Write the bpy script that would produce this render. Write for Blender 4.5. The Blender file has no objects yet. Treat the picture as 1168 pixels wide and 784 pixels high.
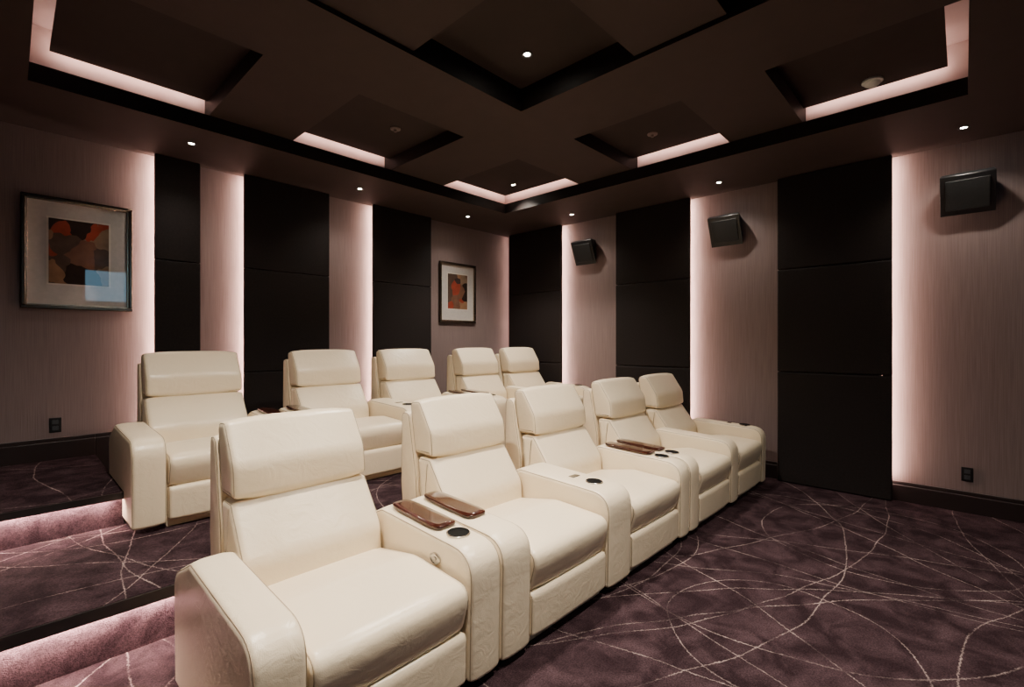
import bpy, bmesh, math, random
from mathutils import Vector, Matrix
random.seed(4)
COL = bpy.context.scene.collection

# ------------------------------------------------------------------ materials
def newmat(name):
    m = bpy.data.materials.new(name); m.use_nodes = True
    nt = m.node_tree; b = nt.nodes['Principled BSDF']
    return m, nt, b
def N(nt, t, **kw):
    n = nt.nodes.new(t)
    for k, v in kw.items(): setattr(n, k, v)
    return n
def simple(name, col, rough=.5, metal=0., spec=.5, coat=0.):
    m, nt, b = newmat(name)
    tc = N(nt, 'ShaderNodeTexCoord'); nz = N(nt, 'ShaderNodeTexNoise'); nz.inputs['Scale'].default_value = 35
    nt.links.new(tc.outputs['Object'], nz.inputs['Vector'])
    mix = N(nt, 'ShaderNodeMix', data_type='RGBA')
    mix.inputs['A'].default_value = (*[c*.88 for c in col], 1); mix.inputs['B'].default_value = (*[min(1, c*1.1) for c in col], 1)
    nt.links.new(nz.outputs['Fac'], mix.inputs['Factor']); nt.links.new(mix.outputs['Result'], b.inputs['Base Color'])
    b.inputs['Roughness'].default_value = rough; b.inputs['Metallic'].default_value = metal
    b.inputs['Specular IOR Level'].default_value = spec; b.inputs['Coat Weight'].default_value = coat
    b.inputs['Coat Roughness'].default_value = .01
    return m
def emis(name, col, s):
    m, nt, b = newmat(name)
    b.inputs['Base Color'].default_value = (*col, 1)
    b.inputs['Emission Color'].default_value = (*col, 1); b.inputs['Emission Strength'].default_value = s
    return m
def leather(name, col):
    m, nt, b = newmat(name); L = nt.links.new
    tc = N(nt, 'ShaderNodeTexCoord')
    v = N(nt, 'ShaderNodeTexVoronoi'); v.inputs['Scale'].default_value = 260
    n1 = N(nt, 'ShaderNodeTexNoise'); n1.inputs['Scale'].default_value = 4; n1.inputs['Detail'].default_value = 1
    n3 = N(nt, 'ShaderNodeTexNoise'); n3.inputs['Scale'].default_value = 12; n3.inputs['Detail'].default_value = 3; n3.inputs['Distortion'].default_value = 1.6
    for q in (v, n1, n3): L(tc.outputs['Object'], q.inputs['Vector'])
    mix = N(nt, 'ShaderNodeMix', data_type='RGBA')
    mix.inputs['A'].default_value = (*[c*.97 for c in col], 1); mix.inputs['B'].default_value = (*[min(1, c*1.02) for c in col], 1)
    L(n1.outputs['Fac'], mix.inputs['Factor']); L(mix.outputs['Result'], b.inputs['Base Color'])
    b1 = N(nt, 'ShaderNodeBump'); b1.inputs['Strength'].default_value = .14; b1.inputs['Distance'].default_value = .0018
    L(v.outputs['Distance'], b1.inputs['Height'])
    b3 = N(nt, 'ShaderNodeBump'); b3.inputs['Strength'].default_value = .3; b3.inputs['Distance'].default_value = .010
    L(n3.outputs['Fac'], b3.inputs['Height']); L(b1.outputs['Normal'], b3.inputs['Normal'])
    b2 = N(nt, 'ShaderNodeBump'); b2.inputs['Strength'].default_value = .3; b2.inputs['Distance'].default_value = .02
    L(n1.outputs['Fac'], b2.inputs['Height']); L(b3.outputs['Normal'], b2.inputs['Normal']); L(b2.outputs['Normal'], b.inputs['Normal'])
    b.inputs['Roughness'].default_value = .31; b.inputs['Specular IOR Level'].default_value = .55
    return m
def fabric(name, c1, c2, sc, rough=.8, bump=.2, sheen=0., spec=.25):
    m, nt, b = newmat(name); L = nt.links.new
    tc = N(nt, 'ShaderNodeTexCoord'); mp = N(nt, 'ShaderNodeMapping'); mp.inputs['Scale'].default_value = sc
    L(tc.outputs['Object'], mp.inputs['Vector'])
    n1 = N(nt, 'ShaderNodeTexNoise'); n1.inputs['Scale'].default_value = 1; n1.inputs['Detail'].default_value = 3
    L(mp.outputs['Vector'], n1.inputs['Vector'])
    rp = N(nt, 'ShaderNodeValToRGB'); rp.color_ramp.elements[0].position = .35; rp.color_ramp.elements[1].position = .65
    rp.color_ramp.elements[0].color = (*c1, 1); rp.color_ramp.elements[1].color = (*c2, 1)
    L(n1.outputs['Fac'], rp.inputs['Fac']); L(rp.outputs['Color'], b.inputs['Base Color'])
    bp = N(nt, 'ShaderNodeBump'); bp.inputs['Strength'].default_value = bump; bp.inputs['Distance'].default_value = .004
    L(n1.outputs['Fac'], bp.inputs['Height']); L(bp.outputs['Normal'], b.inputs['Normal'])
    b.inputs['Roughness'].default_value = rough; b.inputs['Specular IOR Level'].default_value = spec
    b.inputs['Sheen Weight'].default_value = sheen
    return m
def carpet(lines=True, k=1.):
    m, nt, b = newmat('carpet_pile'); L = nt.links.new
    tc = N(nt, 'ShaderNodeTexCoord')
    mn = N(nt, 'ShaderNodeTexNoise'); mn.inputs['Scale'].default_value = 6; mn.inputs['Detail'].default_value = 8; mn.inputs['Distortion'].default_value = .6; mn.inputs['Roughness'].default_value = .6
    L(tc.outputs['Object'], mn.inputs['Vector'])
    rp = N(nt, 'ShaderNodeValToRGB')
    rp.color_ramp.elements[0].position = .40; rp.color_ramp.elements[0].color = (.020*k, .0110*k, .0135*k, 1)
    rp.color_ramp.elements[1].position = .68; rp.color_ramp.elements[1].color = (.058*k, .0340*k, .0395*k, 1)
    L(mn.outputs['Fac'], rp.inputs['Fac'])
    src = rp.outputs['Color']
    if lines:
        wn = N(nt, 'ShaderNodeTexNoise'); wn.inputs['Scale'].default_value = 1.4; wn.inputs['Detail'].default_value = 1
        L(tc.outputs['Object'], wn.inputs['Vector'])
        s1 = N(nt, 'ShaderNodeVectorMath', operation='SUBTRACT'); s1.inputs[1].default_value = (.5, .5, .5); L(wn.outputs['Color'], s1.inputs[0])
        s2 = N(nt, 'ShaderNodeVectorMath', operation='SCALE'); s2.inputs['Scale'].default_value = .16; L(s1.outputs[0], s2.inputs[0])
        jn = N(nt, 'ShaderNodeTexNoise'); jn.inputs['Scale'].default_value = 75; jn.inputs['Detail'].default_value = 2; L(tc.outputs['Object'], jn.inputs['Vector'])
        j1 = N(nt, 'ShaderNodeVectorMath', operation='SUBTRACT'); j1.inputs[1].default_value = (.5, .5, .5); L(jn.outputs['Color'], j1.inputs[0])
        j2 = N(nt, 'ShaderNodeVectorMath', operation='SCALE'); j2.inputs['Scale'].default_value = .017; L(j1.outputs[0], j2.inputs[0])
        s3 = N(nt, 'ShaderNodeVectorMath', operation='ADD'); L(tc.outputs['Object'], s3.inputs[0]); L(s2.outputs[0], s3.inputs[1])
        s4 = N(nt, 'ShaderNodeVectorMath', operation='ADD'); L(s3.outputs[0], s4.inputs[0]); L(j2.outputs[0], s4.inputs[1])
        flat = N(nt, 'ShaderNodeVectorMath', operation='MULTIPLY'); flat.inputs[1].default_value = (1, 1, 0); L(s4.outputs[0], flat.inputs[0])
        rnd = random.Random(52)
        prev = None
        circ = [(2.55, .62, .52), (4.25, .45, .72), (3.6, .9, 1.25)]
        for i in range(3):
            circ.append((rnd.uniform(-1.5, 3.0), rnd.uniform(2.4, 4.6), rnd.uniform(.7, 1.4)))
        for i in range(19):
            a = rnd.uniform(0, 6.283); R = rnd.uniform(2.0, 12); px = rnd.uniform(1.4, 5); py = rnd.uniform(-.6, 1.4)
            circ.append((px+R*math.cos(a), py+R*math.sin(a), R))
        for i in range(8):
            a = rnd.uniform(0, 6.283); R = rnd.uniform(3, 10); px = rnd.uniform(-1.5, 3); py = rnd.uniform(2.0, 4.5)
            circ.append((px+R*math.cos(a), py+R*math.sin(a), R))
        for (cx, cy, R) in circ:
            d = N(nt, 'ShaderNodeVectorMath', operation='DISTANCE'); d.inputs[1].default_value = (cx, cy, 0); L(flat.outputs[0], d.inputs[0])
            u = N(nt, 'ShaderNodeMath', operation='SUBTRACT'); u.inputs[1].default_value = R; L(d.outputs['Value'], u.inputs[0])
            a = N(nt, 'ShaderNodeMath', operation='ABSOLUTE'); L(u.outputs[0], a.inputs[0])
            if prev is None: prev = a
            else:
                q = N(nt, 'ShaderNodeMath', operation='MINIMUM'); L(prev.outputs[0], q.inputs[0]); L(a.outputs[0], q.inputs[1]); prev = q
        ln = N(nt, 'ShaderNodeMapRange'); ln.inputs['From Min'].default_value = .000; ln.inputs['From Max'].default_value = .0043
        ln.inputs['To Min'].default_value = 1; ln.inputs['To Max'].default_value = 0; L(prev.outputs[0], ln.inputs['Value'])
        fn = N(nt, 'ShaderNodeTexNoise'); fn.inputs['Scale'].default_value = 3.0; fn.inputs['Detail'].default_value = 8; fn.inputs['Roughness'].default_value = .75; L(tc.outputs['Object'], fn.inputs['Vector'])
        fm = N(nt, 'ShaderNodeMapRange'); fm.inputs['From Min'].default_value = .42; fm.inputs['From Max'].default_value = .66
        fm.inputs['To Min'].default_value = .05; fm.inputs['To Max'].default_value = .85; L(fn.outputs['Fac'], fm.inputs['Value'])
        fac = N(nt, 'ShaderNodeMath', operation='MULTIPLY'); L(ln.outputs['Result'], fac.inputs[0]); L(fm.outputs['Result'], fac.inputs[1])
        mix = N(nt, 'ShaderNodeMix', data_type='RGBA'); mix.inputs['B'].default_value = (.50, .38, .36, 1)
        L(fac.outputs[0], mix.inputs['Factor']); L(rp.outputs['Color'], mix.inputs['A']); src = mix.outputs['Result']
    gr = N(nt, 'ShaderNodeTexNoise'); gr.inputs['Scale'].default_value = 140; gr.inputs['Detail'].default_value = 2; L(tc.outputs['Object'], gr.inputs['Vector'])
    grm = N(nt, 'ShaderNodeMapRange'); grm.inputs['From Min'].default_value = .3; grm.inputs['From Max'].default_value = .7
    grm.inputs['To Min'].default_value = .6; grm.inputs['To Max'].default_value = 1.4; L(gr.outputs['Fac'], grm.inputs['Value'])
    ml = N(nt, 'ShaderNodeVectorMath', operation='SCALE'); L(src, ml.inputs[0]); L(grm.outputs['Result'], ml.inputs['Scale'])
    L(ml.outputs[0], b.inputs['Base Color'])
    pn = N(nt, 'ShaderNodeTexNoise'); pn.inputs['Scale'].default_value = 200; pn.inputs['Detail'].default_value = 2; L(tc.outputs['Object'], pn.inputs['Vector'])
    bp = N(nt, 'ShaderNodeBump'); bp.inputs['Strength'].default_value = .8; bp.inputs['Distance'].default_value = .006
    L(pn.outputs['Fac'], bp.inputs['Height']); L(bp.outputs['Normal'], b.inputs['Normal'])
    b.inputs['Roughness'].default_value = 1; b.inputs['Specular IOR Level'].default_value = .05
    return m
def artwork(name, seed, sc):
    m, nt, b = newmat(name); L = nt.links.new
    tc = N(nt, 'ShaderNodeTexCoord'); mp = N(nt, 'ShaderNodeMapping'); mp.inputs['Location'].default_value = (seed, 0, seed*.7); mp.inputs['Scale'].default_value = (sc, 1, sc)
    L(tc.outputs['Object'], mp.inputs['Vector'])
    nz = N(nt, 'ShaderNodeTexNoise'); nz.inputs['Scale'].default_value = 1.1; L(mp.outputs['Vector'], nz.inputs['Vector'])
    mx = N(nt, 'ShaderNodeMix', data_type='RGBA'); mx.inputs['Factor'].default_value = .45; L(mp.outputs['Vector'], mx.inputs['A']); L(nz.outputs['Color'], mx.inputs['B'])
    v = N(nt, 'ShaderNodeTexVoronoi', feature='F1'); v.inputs['Scale'].default_value = 2.2; L(mx.outputs['Result'], v.inputs['Vector'])
    sp = N(nt, 'ShaderNodeSeparateColor'); L(v.outputs['Color'], sp.inputs[0])
    rp = N(nt, 'ShaderNodeValToRGB'); rp.color_ramp.interpolation = 'CONSTANT'
    cols = [(0, (.03, .018, .014)), (.22, (.19, .09, .055)), (.4, (.10, .062, .045)), (.55, (.33, .055, .03)), (.66, (.26, .17, .11)), (.78, (.05, .035, .03)), (.9, (.33, .18, .10))]
    e = rp.color_ramp.elements; e[0].position = 0; e[0].color = (*cols[0][1], 1); e[1].position = cols[1][0]; e[1].color = (*cols[1][1], 1)
    for p, c in cols[2:]:
        k = e.new(p); k.color = (*c, 1)
    L(sp.outputs[0], rp.inputs['Fac'])
    n2 = N(nt, 'ShaderNodeTexNoise'); n2.inputs['Scale'].default_value = 14; n2.inputs['Detail'].default_value = 6; L(tc.outputs['Object'], n2.inputs['Vector'])
    m2 = N(nt, 'ShaderNodeMix', data_type='RGBA', blend_type='MULTIPLY'); m2.inputs['Factor'].default_value = .6
    L(rp.outputs['Color'], m2.inputs['A']); L(n2.outputs['Fac'], m2.inputs['B']); L(m2.outputs['Result'], b.inputs['Base Color'])
    b.inputs['Roughness'].default_value = .5; b.inputs['Specular IOR Level'].default_value = .1; b.inputs['Coat Weight'].default_value = 1; b.inputs['Coat Roughness'].default_value = .01
    return m

LEATHER = leather('cream_leather', (.815, .69, .50))
SEAM = simple('cream_seam', (.34, .26, .17), .6)
WOOD = fabric('dark_tray_wood', (.022, .0050, .003), (.050, .0125, .0068), (60, 6, 20), .18, .0)
WOOD.node_tree.nodes['Principled BSDF'].inputs['Coat Weight'].default_value = .8
WOOD.node_tree.nodes['Principled BSDF'].inputs['Coat Roughness'].default_value = .05
BLACK = simple('black_plastic', (.008, .008, .009), .35)
WELL = simple('cup_well_black', (.003, .003, .003), .6, 0, .1)
GRILLE = fabric('speaker_grille_cloth', (.014, .015, .0155), (.026, .027, .028), (300, 300, 300), .5, .3)
CHROME = simple('brushed_metal', (.5, .48, .45), .2, 1)
WALL = fabric('wall_fabric', (.172, .125, .120), (.226, .167, .161), (260, 260, 3), .6, .25, .1, .3)
PANEL = fabric('black_velvet', (.0112, .0076, .0074), (.0152, .0105, .0101), (60, 60, 60), .75, .2)
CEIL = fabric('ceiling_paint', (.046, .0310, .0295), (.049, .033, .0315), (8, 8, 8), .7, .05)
CEILR = fabric('ceiling_recess_shade', (.032, .0215, .0207), (.034, .0230, .022), (8, 8, 8), .75, .05)  # ceiling colour darkened to stand in for shade inside the recesses
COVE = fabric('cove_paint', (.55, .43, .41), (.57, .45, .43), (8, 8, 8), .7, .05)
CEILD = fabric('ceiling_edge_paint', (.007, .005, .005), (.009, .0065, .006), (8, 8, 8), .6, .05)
BASEB = simple('dark_baseboard_paint', (.022, .014, .014), .35)
NOSE = simple('black_step_nosing', (.008, .006, .006), .5)
CARPET = carpet(); RISER = carpet(False, 1.2)
LED = emis('led_glow', (1, .675, .55), 195)
LEDC = emis('led_cove_glow', (1, .68, .57), 46)
LEDN = emis('led_cove_soft_glow', (1, .66, .56), 2.6)
LEDS = emis('led_step_glow', (1, .71, .62), 330)
LENS = emis('downlight_lens', (1, .9, .75), 200)
FRAME = simple('dark_bronze_frame', (.11, .085, .065), .22, .9)
GOLD = simple('aged_gold', (.45, .36, .27), .25, .95)
MAT = simple('picture_mat_board', (.48, .45, .43), .5, 0, .1, 1)
WHITE = simple('white_plastic', (.72, .74, .76), .4)

# ------------------------------------------------------------------ mesh helpers
def add_box(bm, x0, x1, y0, y1, z0, z1, mi=0):
    vs = [bm.verts.new(p) for p in ((x0,y0,z0),(x1,y0,z0),(x1,y1,z0),(x0,y1,z0),(x0,y0,z1),(x1,y0,z1),(x1,y1,z1),(x0,y1,z1))]
    for f in ((3,2,1,0),(4,5,6,7),(0,1,5,4),(1,2,6,5),(2,3,7,6),(3,0,4,7)):
        fc = bm.faces.new([vs[i] for i in f]); fc.material_index = mi
def finish(bm, name, mats, smooth=False, parent=None, loc=(0,0,0)):
    bmesh.ops.recalc_face_normals(bm, faces=bm.faces)
    me = bpy.data.meshes.new(name); bm.to_mesh(me); bm.free()
    for m in mats: me.materials.append(m)
    if smooth:
        for p in me.polygons: p.use_smooth = True
        me.set_sharp_from_angle(angle=math.radians(38))
    o = bpy.data.objects.new(name, me); COL.objects.link(o); o.location = loc
    if parent: o.parent = parent
    return o
def boxes(name, lst, mats, bevel=0, parent=None, loc=(0,0,0)):
    bm = bmesh.new()
    for b in lst: add_box(bm, *b)
    o = finish(bm, name, mats, parent=parent, loc=loc)
    if bevel:
        md = o.modifiers.new('bevel', 'BEVEL'); md.width = bevel; md.segments = 3; md.limit_method = 'ANGLE'
        for p in o.data.polygons: p.use_smooth = True
        o.data.set_sharp_from_angle(angle=math.radians(50))
    return o
def struct(o):
    o['kind'] = 'structure'; return o
def tag(o, label, cat, group=None):
    o['label'] = label; o['category'] = cat
    if group: o['group'] = group
    return o

def rounded(pts, seg=7):
    out = []; n = len(pts)
    for i in range(n):
        p0 = Vector(pts[i-1][:2]); p = Vector(pts[i][:2]); p1 = Vector(pts[(i+1) % n][:2]); r = pts[i][2]
        a = (p0-p); b = (p1-p); la, lb = a.length, b.length; a.normalize(); b.normalize()
        ang = a.angle(b)
        t = min(r/math.tan(ang/2) if ang < 3.1 else r, la*.48, lb*.48)
        A = p+a*t; B = p+b*t
        for k in range(seg+1):
            s = k/seg
            q = A*(1-s)**2 + p*2*s*(1-s) + B*s*s
            out.append(q)
    P = []
    for q in out:
        if not P or (q-P[-1]).length > 1e-4: P.append(q)
    res = []
    for i in range(len(P)):
        a, b = P[i], P[(i+1) % len(P)]
        k = max(1, int((b-a).length/.05))
        for j in range(k): res.append(a.lerp(b, j/k))
    return res
def normals(P):
    n = len(P); area = sum(P[i].x*P[(i+1) % n].y-P[(i+1) % n].x*P[i].y for i in range(n))
    s = 1 if area > 0 else -1
    out = []
    for i in range(n):
        t = (P[(i+1) % n]-P[i-1]).normalized()
        out.append(Vector((t.y, -t.x))*s)
    return out
def tube(bm, pts, r, mi, closed=True):
    n = len(pts); rings = []
    for i in range(n):
        t = (pts[(i+1) % n]-pts[i-1]).normalized()
        ax = Vector((1, 0, 0)); bx = t.cross(ax).normalized()
        if bx.length < .5: bx = Vector((0, 0, 1))
        cx = t.cross(bx).normalized()
        rings.append([bm.verts.new(pts[i]+bx*r*math.cos(a)+cx*r*math.sin(a)) for a in [k*math.pi/2.5 for k in range(5)]])
    for i in range(n if closed else n-1):
        A, B = rings[i], rings[(i+1) % n]
        for k in range(5):
            f = bm.faces.new((A[k], A[(k+1) % 5], B[(k+1) % 5], B[k])); f.material_index = mi
def pillow(name, prof, x0, x1, r=.03, bulge=0., seam=True, parent=None, loc=(0,0,0), mats=None):
    key = (name, tuple(prof), round(x0, 4), round(x1, 4), r, bulge)
    if key in CACHE:
        o = bpy.data.objects.new(name, CACHE[key]); COL.objects.link(o); o.parent = parent; o.location = loc; return o
    P = rounded(prof); NR = normals(P); bm = bmesh.new()
    st = []
    K = 6
    for k in range(K+1):
        a = k/K*math.pi/2; st.append((x0+r*(1-math.cos(a)), r*(1-math.sin(a))))
    M = 8
    for k in range(1, M):
        u = k/M; x = x0+r+(x1-x0-2*r)*u; st.append((x, -bulge*(1-(2*u-1)**4)))
    for k in range(K, -1, -1):
        a = k/K*math.pi/2; st.append((x1-r*(1-math.cos(a)), r*(1-math.sin(a))))
    rings = []
    for (x, off) in st:
        rings.append([bm.verts.new((x, p.x-n.x*off, p.y-n.y*off)) for p, n in zip(P, NR)])
    n = len(P)
    for A, B in zip(rings[:-1], rings[1:]):
        for i in range(n): bm.faces.new((A[i], A[(i+1) % n], B[(i+1) % n], B[i]))
    bm.faces.new(rings[0]); bm.faces.new(rings[-1][::-1])
    if seam:
        off = r*(1-math.sin(math.radians(42))); dx = r*(1-math.cos(math.radians(42)))
        for xx in (x0+dx, x1-dx):
            tube(bm, [Vector((xx, p.x-q.x*off, p.y-q.y*off)) for p, q in zip(P, NR)], .0024, 1)
    o = finish(bm, name, mats or [LEATHER, SEAM], True, parent, loc)
    CACHE[key] = o.data
    return o
CACHE = {}
def lathe(name, prof, mats, seg=32, parent=None, loc=(0,0,0), mis=None):
    bm = bmesh.new(); rings = []
    for (r, z) in prof:
        rings.append([bm.verts.new((r*math.cos(a), r*math.sin(a), z)) for a in [k*2*math.pi/seg for k in range(seg)]] if r > 1e-6 else [bm.verts.new((0, 0, z))])
    for j, (A, B) in enumerate(zip(rings[:-1], rings[1:])):
        for k in range(seg):
            q = [A[k], A[(k+1) % seg]] if len(A) > 1 else [A[0]]
            q += [B[(k+1) % seg], B[k]] if len(B) > 1 else [B[0]]
            f = bm.faces.new(q)
            if mis: f.material_index = mis[j]
    return finish(bm, name, mats, True, parent, loc)

# ------------------------------------------------------------------ room dimensions
XR, YL, X0, Y0 = 5.42, 5.20, -2.6, -3.4
H = 3.04; Z1, Z2 = .26, .475
YS1, YS2, XLAND = 2.69, 3.76, .50

struct(boxes('floor', [(X0-.1, XR+.1, Y0-.1, YL+.1, -.1, 0)], [CARPET]))
o = boxes('platform', [(X0, XR, YS1+.05, YL, 0, Z1-.03, 2), (X0, XR, YS1+.012, YL, Z1-.03, Z1, 0), (X0, XR, YS1, YS1+.012, Z1-.054, Z1-.002, 1),
                   (X0, XLAND, YS2+.05, YL, Z1, Z2-.03, 2), (X0, XLAND, YS2+.012, YL, Z2-.03, Z2, 0), (X0, XLAND, YS2, YS2+.012, Z2-.043, Z2-.002, 1)], [CARPET, NOSE, RISER])
o.name = 'floor.001'; struct(o)
struct(boxes('wall_left', [(X0-.1, XR+.1, YL, YL+.1, 0, 3.6)], [WALL]))
struct(boxes('wall_right', [(XR, XR+.1, Y0-.1, YL, 0, 3.6)], [WALL]))
struct(boxes('wall_back', [(X0-.1, X0, Y0-.1, YL, 0, 3.6)], [WALL]))
struct(boxes('wall_front', [(X0-.1, XR, Y0-.1, Y0, 0, 3.6)], [WALL]))

def bb(name, x0, x1, y0, y1, z, axis, zb=None):
    h = .17; t = .03; zb = z if zb is None else zb
    if axis == 'x': L = [(x0, x1, YL-t, YL, zb, z+h-.03), (x0, x1, YL-t*.6, YL, z+h-.03, z+h)]
    else: L = [(XR-t, XR, y0, y1, z, z+h-.03), (XR-t*.6, XR, y0, y1, z+h-.03, z+h)]
    struct(boxes(name, L, [BASEB], .004))
bb('baseboard_left', X0, XLAND, 0, 0, Z2, 'x')
bb('baseboard_left_end', XLAND, .881, 0, 0, Z2, 'x', Z1)
bb('baseboard_left_low', .885, XR, 0, 0, Z1, 'x')
bb('baseboard_right', 0, 0, Y0, YS1, 0, 'y')
bb('baseboard_right_raised', 0, 0, YS1, YL-.03, Z1, 'y')

# ------------------------------------------------------------------ ceiling
ix0, ix1, iy0, iy1 = .09, 4.38, -.02, 4.26
cx0, cx1, cy0, cy1 = -.03, 4.50, -.14, 4.38
ZM, ZT, ZC = 3.16, 3.285, 3.46
L = [(X0-.1, ix0, Y0-.1, YL+.1, H, ZM), (ix1, XR+.1, Y0-.1, YL+.1, H, ZM), (ix0, ix1, iy1, YL+.1, H, ZM), (ix0, ix1, Y0-.1, iy0, H, ZM)]
L = [l+(0,) for l in L]
L += [(X0-.1, XR+.1, Y0-.1, YL+.1, ZC, 3.6, 4)]
xs = [cx0-.5, cx0, 1.08, 1.72, 2.70, 3.38, cx1, cx1+.5]
ys = [cy0-.5, cy0, .94, 1.50, 2.46, 3.12, cy1, cy1+.5]
holes = {1, 3, 5}
SL = .075; SN = .22
lids = []
for i in range(7):
    for j in range(7):
        if i in holes and j in holes:
            a, b, c, d = xs[i], xs[i+1], ys[j], ys[j+1]
            la = a+(SN if i == 1 else 0); lb = b-(SL if i == 5 else 0); lc = c+(SN if j == 1 else 0); ld_ = d-(SL if j == 5 else 0)
            zt = 3.33 if (i, j) == (3, 3) else ZT
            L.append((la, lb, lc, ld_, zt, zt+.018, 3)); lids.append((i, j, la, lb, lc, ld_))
            continue
        z0 = ZM+.03 if (1 <= i <= 3 and 1 <= j <= 3) else ZM
        L.append((xs[i], xs[i+1], ys[j], ys[j+1], z0, ZC, 0))
bm = bmesh.new()
for b in L: add_box(bm, *b)
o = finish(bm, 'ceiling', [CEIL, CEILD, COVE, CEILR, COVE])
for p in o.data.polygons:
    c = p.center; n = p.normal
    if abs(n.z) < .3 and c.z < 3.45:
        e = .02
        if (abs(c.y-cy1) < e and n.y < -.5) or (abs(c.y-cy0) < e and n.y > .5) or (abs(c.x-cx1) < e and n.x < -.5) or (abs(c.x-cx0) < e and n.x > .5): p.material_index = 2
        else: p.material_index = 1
struct(o)

def strip(x0, x1, y0, y1, z0, z1, m, label, group, leak_plate=None):  # optional black plate is added to stop LED light leaking through panel seams
    c = ((x0+x1)/2, (y0+y1)/2, (z0+z1)/2)
    L = [(x0-c[0], x1-c[0], y0-c[1], y1-c[1], z0-c[2], z1-c[2], 0)]
    if leak_plate:
        q = leak_plate; L.append((q[0]-c[0], q[1]-c[0], q[2]-c[1], q[3]-c[1], q[4]-c[2], q[5]-c[2], 1))
    o = boxes('led_strip', L, [m, BLACK], loc=c)
    tag(o, label, 'light', group)
lab = 'warm pinkish LED strip glowing inside a ceiling cove slot'
zz0, zz1 = ZT+.019, ZT+.031
for i, j, a, b, c, d in lids:
    if j == 5: strip(a+.02, b-.02, d-.016, d-.003, zz0, zz1, LEDC, lab, 'ceiling cove LED strips')
    if j == 1: strip(a+.02, b-.02, c+.003, c+.016, zz0, zz1, LEDN, lab, 'ceiling cove LED strips')
    if i == 5: strip(b-.016, b-.003, c+.02, d-.02, zz0, zz1, LEDC, lab, 'ceiling cove LED strips')
    if i == 1: strip(a+.003, a+.016, c+.02, d-.02, zz0, zz1, LEDN, lab, 'ceiling cove LED strips')

# ------------------------------------------------------------------ acoustic panels + wall leds
T = .10; FT = .030
PL = 'near-black padded fabric acoustic wall panel'
def tile(side, a, b, z0, z1):
    g = .002; ins = .07
    if side == 'R':
        bx = [(XR-T, XR-T+FT, a, b, z0+g, z1-g), (XR-T+FT, XR-.001, a+ins, b, z0+g, z1-g)]
        c = (XR, (a+b)/2, z0)
    else:
        bx = [(a, b, YL-T, YL-T+FT, z0+g, z1-g), (a+ins, b, YL-T+FT, YL-.001, z0+g, z1-g)]
        c = ((a+b)/2, YL, z0)
    bx = [(x0-c[0], x1-c[0], y0-c[1], y1-c[1], q0-c[2], q1-c[2]) for x0, x1, y0, y1, q0, q1 in bx]
    o = boxes('acoustic_panel', bx, [PANEL], .014 if side == 'R' else .008, loc=c)
    tag(o, PL, 'wall panel', 'black padded wall panels')
wl = 'warm pinkish LED strip glowing behind edge of black wall panel'
for (a, b) in [(.455, 1.365), (2.26, 3.22), (4.09, YL-T-.005)]:
    zb = 0.0 if a < 2 else Z1
    for z0, z1 in ((zb, 1.10), (1.10, 2.12), (2.12, H)): tile('R', a, b, z0, z1)
    k = .013 if a < 1 else .028
    x = XR-T+FT+.0005
    strip(x+.0035, x+.009, a+k, a+k+.012, zb+.2, H-.01, LED, wl, 'wall panel LED strips', (x, x+.003, a+.001, a+.068, zb+.1, H-.002))
for (a, b) in [(.883, 1.225), (1.594, 2.455), (2.997, 3.847)]:
    for z0, z1 in ((Z1, 1.10), (1.10, 2.12), (2.12, H)): tile('L', a, b, z0, z1)
    k = .015 if a < 1 else .026
    y = YL-T+FT+.0005
    strip(a+k, a+k+.012, y+.0035, y+.009, Z1+.2, H-.01, LED, wl, 'wall panel LED strips', (a+.001, a+.068, y, y+.003, Z1+.1, H-.002))
yb = YL-T-.005
strip(XR-.035, XR-.022, yb+.006, yb+.016, Z1+.2, H-.01, emis('led_dim', (1, .66, .56), 24), 'dim warm LED strip in the room corner', 'wall panel LED strips', (XR-.095, XR-.004, yb+.001, yb+.004, Z1+.1, H-.002))
strip(X0+.02, XR-.1, YS1+.014, YS1+.026, Z1-.058, Z1-.030, LEDS, 'warm LED strip under carpeted step nosing', 'step LED strips')
strip(X0+.02, XLAND-.05, YS2+.014, YS2+.026, Z2-.045, Z2-.030, LEDS, 'warm LED strip under carpeted step nosing', 'step LED strips')

# ------------------------------------------------------------------ downlights + added fill lamps
def downlight_or_fill(x, y, z, e, size=1.9, rad=.05):
    o = lathe('downlight_or_fill', [(.038, 0), (.036, -.005), (.026, -.005), (.022, .0015), (.014, .0), (0, 0)], [BLACK, LENS], mis=[0, 0, 0, 1, 1], seg=24, loc=(x, y, z-.001))
    tag(o, 'small round recessed spotlight or added fill lamp in the dark ceiling', 'light', 'recessed ceiling spotlights')
    if e > 0:
        ld = bpy.data.lights.new('spot', 'SPOT'); ld.energy = e; ld.spot_size = size; ld.spot_blend = 1; ld.shadow_soft_size = rad; ld.color = (1, .89, .76)
        lo = bpy.data.objects.new('lamp_beam', ld); COL.objects.link(lo); lo.parent = o; lo.location = (0, 0, -.03)
for x, y, z, en, sz in [(.57, .53, ZT, 230, 1.75), (2.22, .53, ZT, 400, 1.75), (.57, 1.98, ZT, 380, 2.5), (2.40, 2.13, 3.33, 400, 2.2), (4.18, 3.93, ZT, 300, 2.0)]:  # spots over the nearest squares are unseen, added to light the chairs
    downlight_or_fill(x, y, z, en, sz, .03)
for x, y, en in [(1.05, 4.64, 24), (2.6, 4.70, 26), (4.15, 4.72, 28), (5.0, 3.67, 26), (5.03, 1.83, 30), (5.03, 0.0, 36)]:
    downlight_or_fill(x, y, H, en, 2.2, .02)
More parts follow.
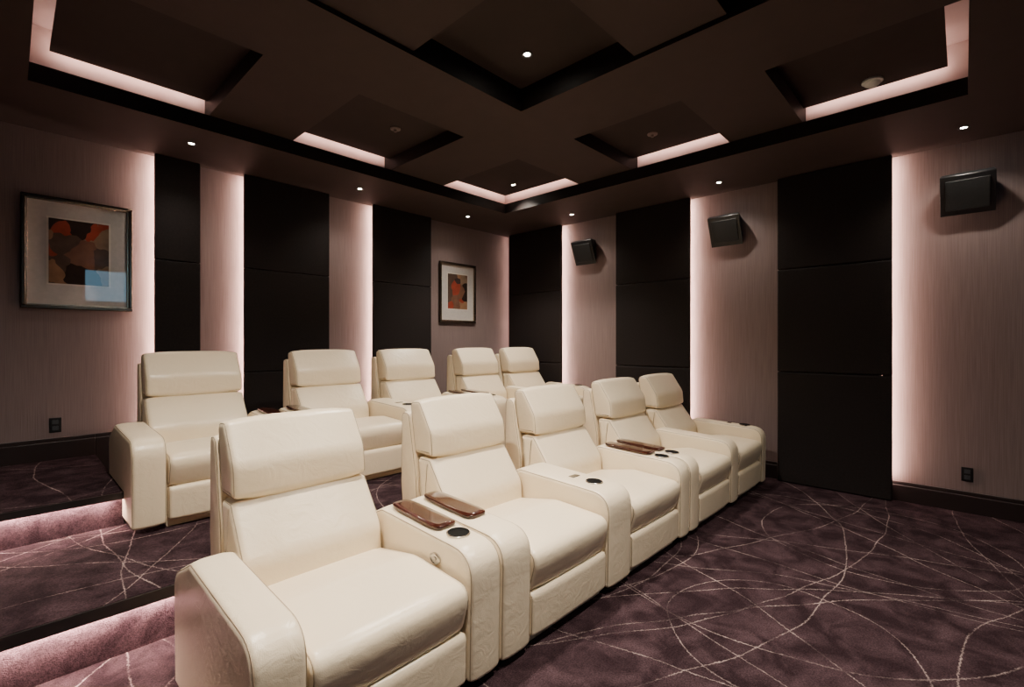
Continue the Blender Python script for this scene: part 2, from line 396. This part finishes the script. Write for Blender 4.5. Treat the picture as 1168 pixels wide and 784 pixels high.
for x, y, en in [(1.0, -1.4, 25), (3.0, -1.4, 55), (4.6, -1.6, 70), (-1.2, 2.6, 60)]:  # fill lamps added out of view to brighten the room
    downlight_or_fill(x, y, H, en, 2.2)

o = lathe('smoke_detector', [(.062, 0), (.064, -.012), (.05, -.02), (.046, -.03), (.03, -.042), (0, -.044)], [WHITE], loc=(4.29, .48, ZT)); tag(o, 'small white round smoke detector on dark ceiling', 'smoke detector')
CAP = simple('bronze_cap', (.16, .12, .11), .5)
for x, y in [(2.36, 3.65), (4.02, 2.05)]:
    o = lathe('sprinkler_cover', [(.045, 0), (.045, -.008), (.03, -.012), (.015, -.012), (.012, -.03), (0, -.03)], [CAP], loc=(x, y, ZT)); tag(o, 'small round bronze sprinkler cover on dark ceiling', 'sprinkler', 'ceiling sprinklers')

# ------------------------------------------------------------------ pictures
def picture(x0, x1, z0, z1, label, seed):
    e = bpy.data.objects.new('framed_picture', None); COL.objects.link(e); xc = (x0+x1)/2; zc = (z0+z1)/2
    e.location = (xc, YL, zc); e.empty_display_size = .1
    tag(e, label, 'picture', 'framed abstract prints')
    w, h = (x1-x0)/2, (z1-z0)/2; f = .028
    def ring(name, w, h, f, y0, y1, mats, bev):
        return boxes(name, [(-w, w, y0, y1, h-f, h), (-w, w, y0, y1, -h, -h+f), (-w, -w+f, y0, y1, -h+f, h-f), (w-f, w, y0, y1, -h+f, h-f)], mats, bev, e)
    ring('frame', w, h, f, -.040, -.003, [FRAME], .008)
    ring('frame_inner_edge', w-f+.002, h-f+.002, .012, -.030, -.003, [GOLD], .003)
    boxes('mat_board', [(-w+f, w-f, -.012, -.004, -h+f, h-f)], [MAT], 0, e)
    aw, ah = w*.54, h*.58
    boxes('print_border', [(-aw-.012, aw+.012, -.0135, -.0121, -ah-.012+.02, ah+.012+.02)], [simple('print_edge', (.62, .57, .51), .5, 0, .1, 1)], 0, e)
    boxes('art_print', [(-aw, aw, -.0150, -.0136, -ah+.02, ah+.02)], [artwork('abstract_print', seed, 6)], 0, e)
picture(.07, .74, 1.655, 2.535, 'abstract red and brown print in dark bronze frame', 3.1)
picture(4.04, 4.70, 1.665, 2.505, 'abstract orange print in dark bronze frame by the corner', 7.7)

# ------------------------------------------------------------------ speakers
def speaker(y, z):
    e = bpy.data.objects.new('wall_speaker', None); COL.objects.link(e); e.location = (XR, y, z); e.empty_display_size = .1
    tag(e, 'black angled surround speaker mounted on fabric wall', 'speaker', 'surround speakers')
    P = [(-.001, -.12), (-.07, -.165), (-.20, .13), (-.17, .155), (-.001, .165)]
    def prism(name, P, W, mats, bev):
        bm = bmesh.new(); A = [bm.verts.new((p[0], -w, p[1])) for p, w in zip(P, W)]; B = [bm.verts.new((p[0], w, p[1])) for p, w in zip(P, W)]
        n = len(P)
        for i in range(n): bm.faces.new((A[i], A[(i+1) % n], B[(i+1) % n], B[i]))
        bm.faces.new(A); bm.faces.new(B[::-1])
        o = finish(bm, name, mats, parent=e)
        md = o.modifiers.new('b', 'BEVEL'); md.width = bev; md.segments = 2
        for q in o.data.polygons: q.use_smooth = True
        o.data.set_sharp_from_angle(angle=math.radians(30))
    prism('speaker_cabinet', P, [.11, .165, .165, .155, .11], [BLACK], .005)
    a = Vector(P[1]); b = Vector(P[2]); d = (b-a).normalized(); n = Vector((-d.y, d.x))
    a2 = a+d*.045; b2 = b-d*.04
    prism('speaker_grille', [a2-n*.002, b2-n*.002, b2+n*.010, a2+n*.010], [.13]*4, [GRILLE], .003)
for y in (-.02, 1.86, 3.69): speaker(y, 2.60)

# ------------------------------------------------------------------ outlets
SOCK = simple('socket_grey', (.05, .055, .06), .3)
def outlet(loc, axis):
    e = bpy.data.objects.new('power_outlet', None); COL.objects.link(e); e.location = loc; e.empty_display_size = .05
    tag(e, 'black wall power outlet plate', 'outlet', 'wall power outlets')
    if axis == 'y': e.rotation_euler = (0, 0, -math.pi/2)
    boxes('cover_plate', [(-.036, .036, -.007, -.001, -.058, .058)], [BLACK], .003, e)
    for z in (-.024, .024):
        boxes('socket', [(-.018, .018, -.0095, -.0071, z-.016, z+.016), (-.009, -.006, -.0100, -.0096, z-.005, z+.007), (.006, .009, -.0100, -.0096, z-.005, z+.007)], [SOCK], 0, e)
outlet((.263, YL, .744), 'x'); outlet((XR, -.02, .31), 'y')

# ------------------------------------------------------------------ recliners
ARM = ((0.0, .035, .02), (-.010, .556, .125), (.66, .582, .06), (.90, .47, .10), (.88, .035, .02))
def armtop(y): return .555+(y/.66)*.027
def tray(parent, x, y, z):
    bm = bmesh.new(); n = 40; w, l = .060, .195
    top = []
    for k in range(n):
        a = k*2*math.pi/n; ca, sa = math.cos(a), math.sin(a)
        px = w*math.copysign(abs(ca)**.38, ca)*(1 - .12*sa); py = l*math.copysign(abs(sa)**.42, sa)
        top.append((px, py))
    r = [[bm.verts.new((px*s, py*(1-(1-s)*.35), zz)) for px, py in top] for s, zz in ((.94, 0), (.99, .002), (1, .008), (.985, .013), (.93, .0155), (.5, .016))]
    for A, B in zip(r[:-1], r[1:]):
        for i in range(n): bm.faces.new((A[i], A[(i+1) % n], B[(i+1) % n], B[i]))
    bm.faces.new(r[0][::-1]); bm.faces.new(r[-1])
    c = [[bm.verts.new((.018*math.cos(k*math.pi/6), .1+.018*math.sin(k*math.pi/6), zz)) for k in range(12)] for zz in (-.010, .002)]
    for i in range(12): bm.faces.new((c[0][i], c[0][(i+1) % 12], c[1][(i+1) % 12], c[1][i]))
    o = finish(bm, 'tray_table', [WOOD], True, parent, (x, y, z)); o['label'] = 'glossy dark wood swivel tray'
    o.rotation_euler = (math.radians(2.6), 0, 0)
def cup(parent, x, y, z):
    o = lathe('cup_holder', [(.052, -.014), (.052, .004), (.050, .006), (.047, .0055), (.0455, .002), (.02, .0018), (0, .0018)], [CHROME, WELL], mis=[0, 0, 0, 1, 1, 1], parent=parent, loc=(x, y, z), seg=40)
    o['label'] = 'round black cup holder with metal rim'
    o.rotation_euler = (math.radians(2.4), 0, 0)
def pad(parent, x, y, z):
    o = boxes('control_panel', [(-.035, .035, -.02, .02, 0, .004)], [CHROME], .002, parent, (x, y, z)); o['label'] = 'small metal control plate'
def recliner(x0, x1, yf, zf, aL, aR, fL='', fR='', label='', group=''):
    e = bpy.data.objects.new('recliner_chair', None); COL.objects.link(e); xc = (x0+x1)/2; w = (x1-x0)/2
    e.location = (xc, yf, zf); e.empty_display_size = .2
    tag(e, label, 'armchair', group)
    w = round(w, 4)
    pillow('chair_base', ((.05, .0, .01), (.05, .30, .02), (.86, .30, .02), (.86, .0, .01)), -w+.004, w-.004, .01, 0, False, e)
    pillow('footrest', ((.005, .05, .02), (.0, .248, .03), (.10, .258, .02), (.10, .05, .02)), -w+.008, w-.008, .022, .007, True, e)
    pillow('seat_cushion', ((.02, .255, .03), (-.035, .445, .075), (.34, .465, .2), (.74, .39, .05), (.74, .28, .03)), -w+.006, w-.006, .032, .008, True, e)
    pillow('backrest', ((.61, .32, .05), (.62, .52, .12), (.778, .732, .024), (.90, .732, .03), (.86, .32, .03)), -w+.010, w-.010, .032, .014, True, e)
    pillow('headrest', ((.757, .742, .026), (.770, .88, .12), (.885, 1.056, .040), (.985, 1.048, .045), (.93, .742, .03)), -w+.018, w-.018, .028, .012, True, e)
    pillow('back_shell', ((.87, .05, .02), (.90, .60, .3), (.975, .98, .045), (1.05, .98, .05), (1.06, .55, .2), (1.00, .05, .02)), -w+.008, w-.008, .020, .002, True, e)
    for side, a, f in ((-1, aL, fL), (1, aR, fR)):
        if not a: continue
        xa, xb = (-w-a, -w) if side < 0 else (w, w+a)
        xm = (xa+xb)/2; h = round(a/2, 4)
        arm = pillow('armrest', ARM, -h+.001, h-.001, .026, .004, True, e, (xm, 0, 0))
        if 't' in f: tray(arm, 0, .44, armtop(.44)+.008)
        if 'c' in f: cup(arm, 0, .175, armtop(.175)+.006)
        if 'p' in f: pad(arm, 0, .32, armtop(.32)+.005)
        if 'b' in f:
            bt = lathe('recline_button', [(.030, -.004), (.030, .006), (.026, .008), (.023, .005), (.010, .005), (.009, .009), (0, .009)], [CHROME], parent=arm, loc=(-side*(h+.001), .22, .475), seg=24)
            bt.rotation_euler = (0, math.radians(-90*side), 0); bt.scale = (.8, 1.15, 1); bt['label'] = 'oval metal recline button'
LAB = ['cream leather recliner at the step end of the %s', 'cream leather recliner with wide console armrest, %s', 'cream leather recliner beside shared console armrest, %s',
       'cream leather recliner with dark tray table, %s', 'cream leather recliner at the speaker wall end of the %s']
FRONT = [(.62, 1.26, .16, .175, '', 'tcb'), (1.63, 2.27, .19, .255, 't', 'cp'), (2.53, 3.19, 0, .16, '', 'tc'), (3.52, 4.18, .165, .18, 'tc', ''), (4.37, 5.01, 0, .14, '', 'cp')]
for c, l in zip(FRONT, LAB):
    recliner(c[0], c[1], 1.42, 0, c[2], c[3], c[4], c[5], l % 'lower row', 'lower row of cream recliners')
BACK = [(.67, 1.34, .175, .18, '', 'tcb'), (1.74, 2.40, .175, .23, 't', 'cp'), (2.64, 3.30, 0, .18, '', 'tc'), (3.66, 4.30, .18, .155, 'tc', ''), (4.46, 5.1, 0, .14, '', 'cp')]
for c, l in zip(BACK, LAB):
    recliner(c[0], c[1], 3.51, Z1, c[2], c[3], c[4], c[5], l % 'raised row', 'raised row of cream recliners')

# ------------------------------------------------------------------ unseen glow panel added for a blue reflection in the picture glass
e = bpy.data.objects.new('reflection_panel', None); COL.objects.link(e); e.location = (1.55, Y0+.002, 2.62)
tag(e, 'unseen pale blue glow panel added for its reflection in the picture glass', 'reflection panel')
boxes('panel_body', [(-.42, .42, 0, .04, -.36, .36)], [BLACK], .005, e)
boxes('panel_glow_face', [(-.39, .39, .041, .045, -.33, .33)], [emis('panel_blue_glow', (.35, .72, 1), 4.5)], 0, e)

# ------------------------------------------------------------------ world + camera
w = bpy.data.worlds.new('World'); bpy.context.scene.world = w; w.use_nodes = True
w.node_tree.nodes['Background'].inputs[0].default_value = (.5, .4, .38, 1); w.node_tree.nodes['Background'].inputs[1].default_value = .02
cd = bpy.data.cameras.new('Camera'); cam = bpy.data.objects.new('Camera', cd); COL.objects.link(cam)
cam.location = (0, 0, 1.4); cam.rotation_euler = (math.radians(90), 0, math.radians(-46.6))
cd.sensor_width = 36; cd.lens = 36*545/1168; cd.shift_y = -2/1168; cd.clip_start = .05
bpy.context.scene.camera = cam
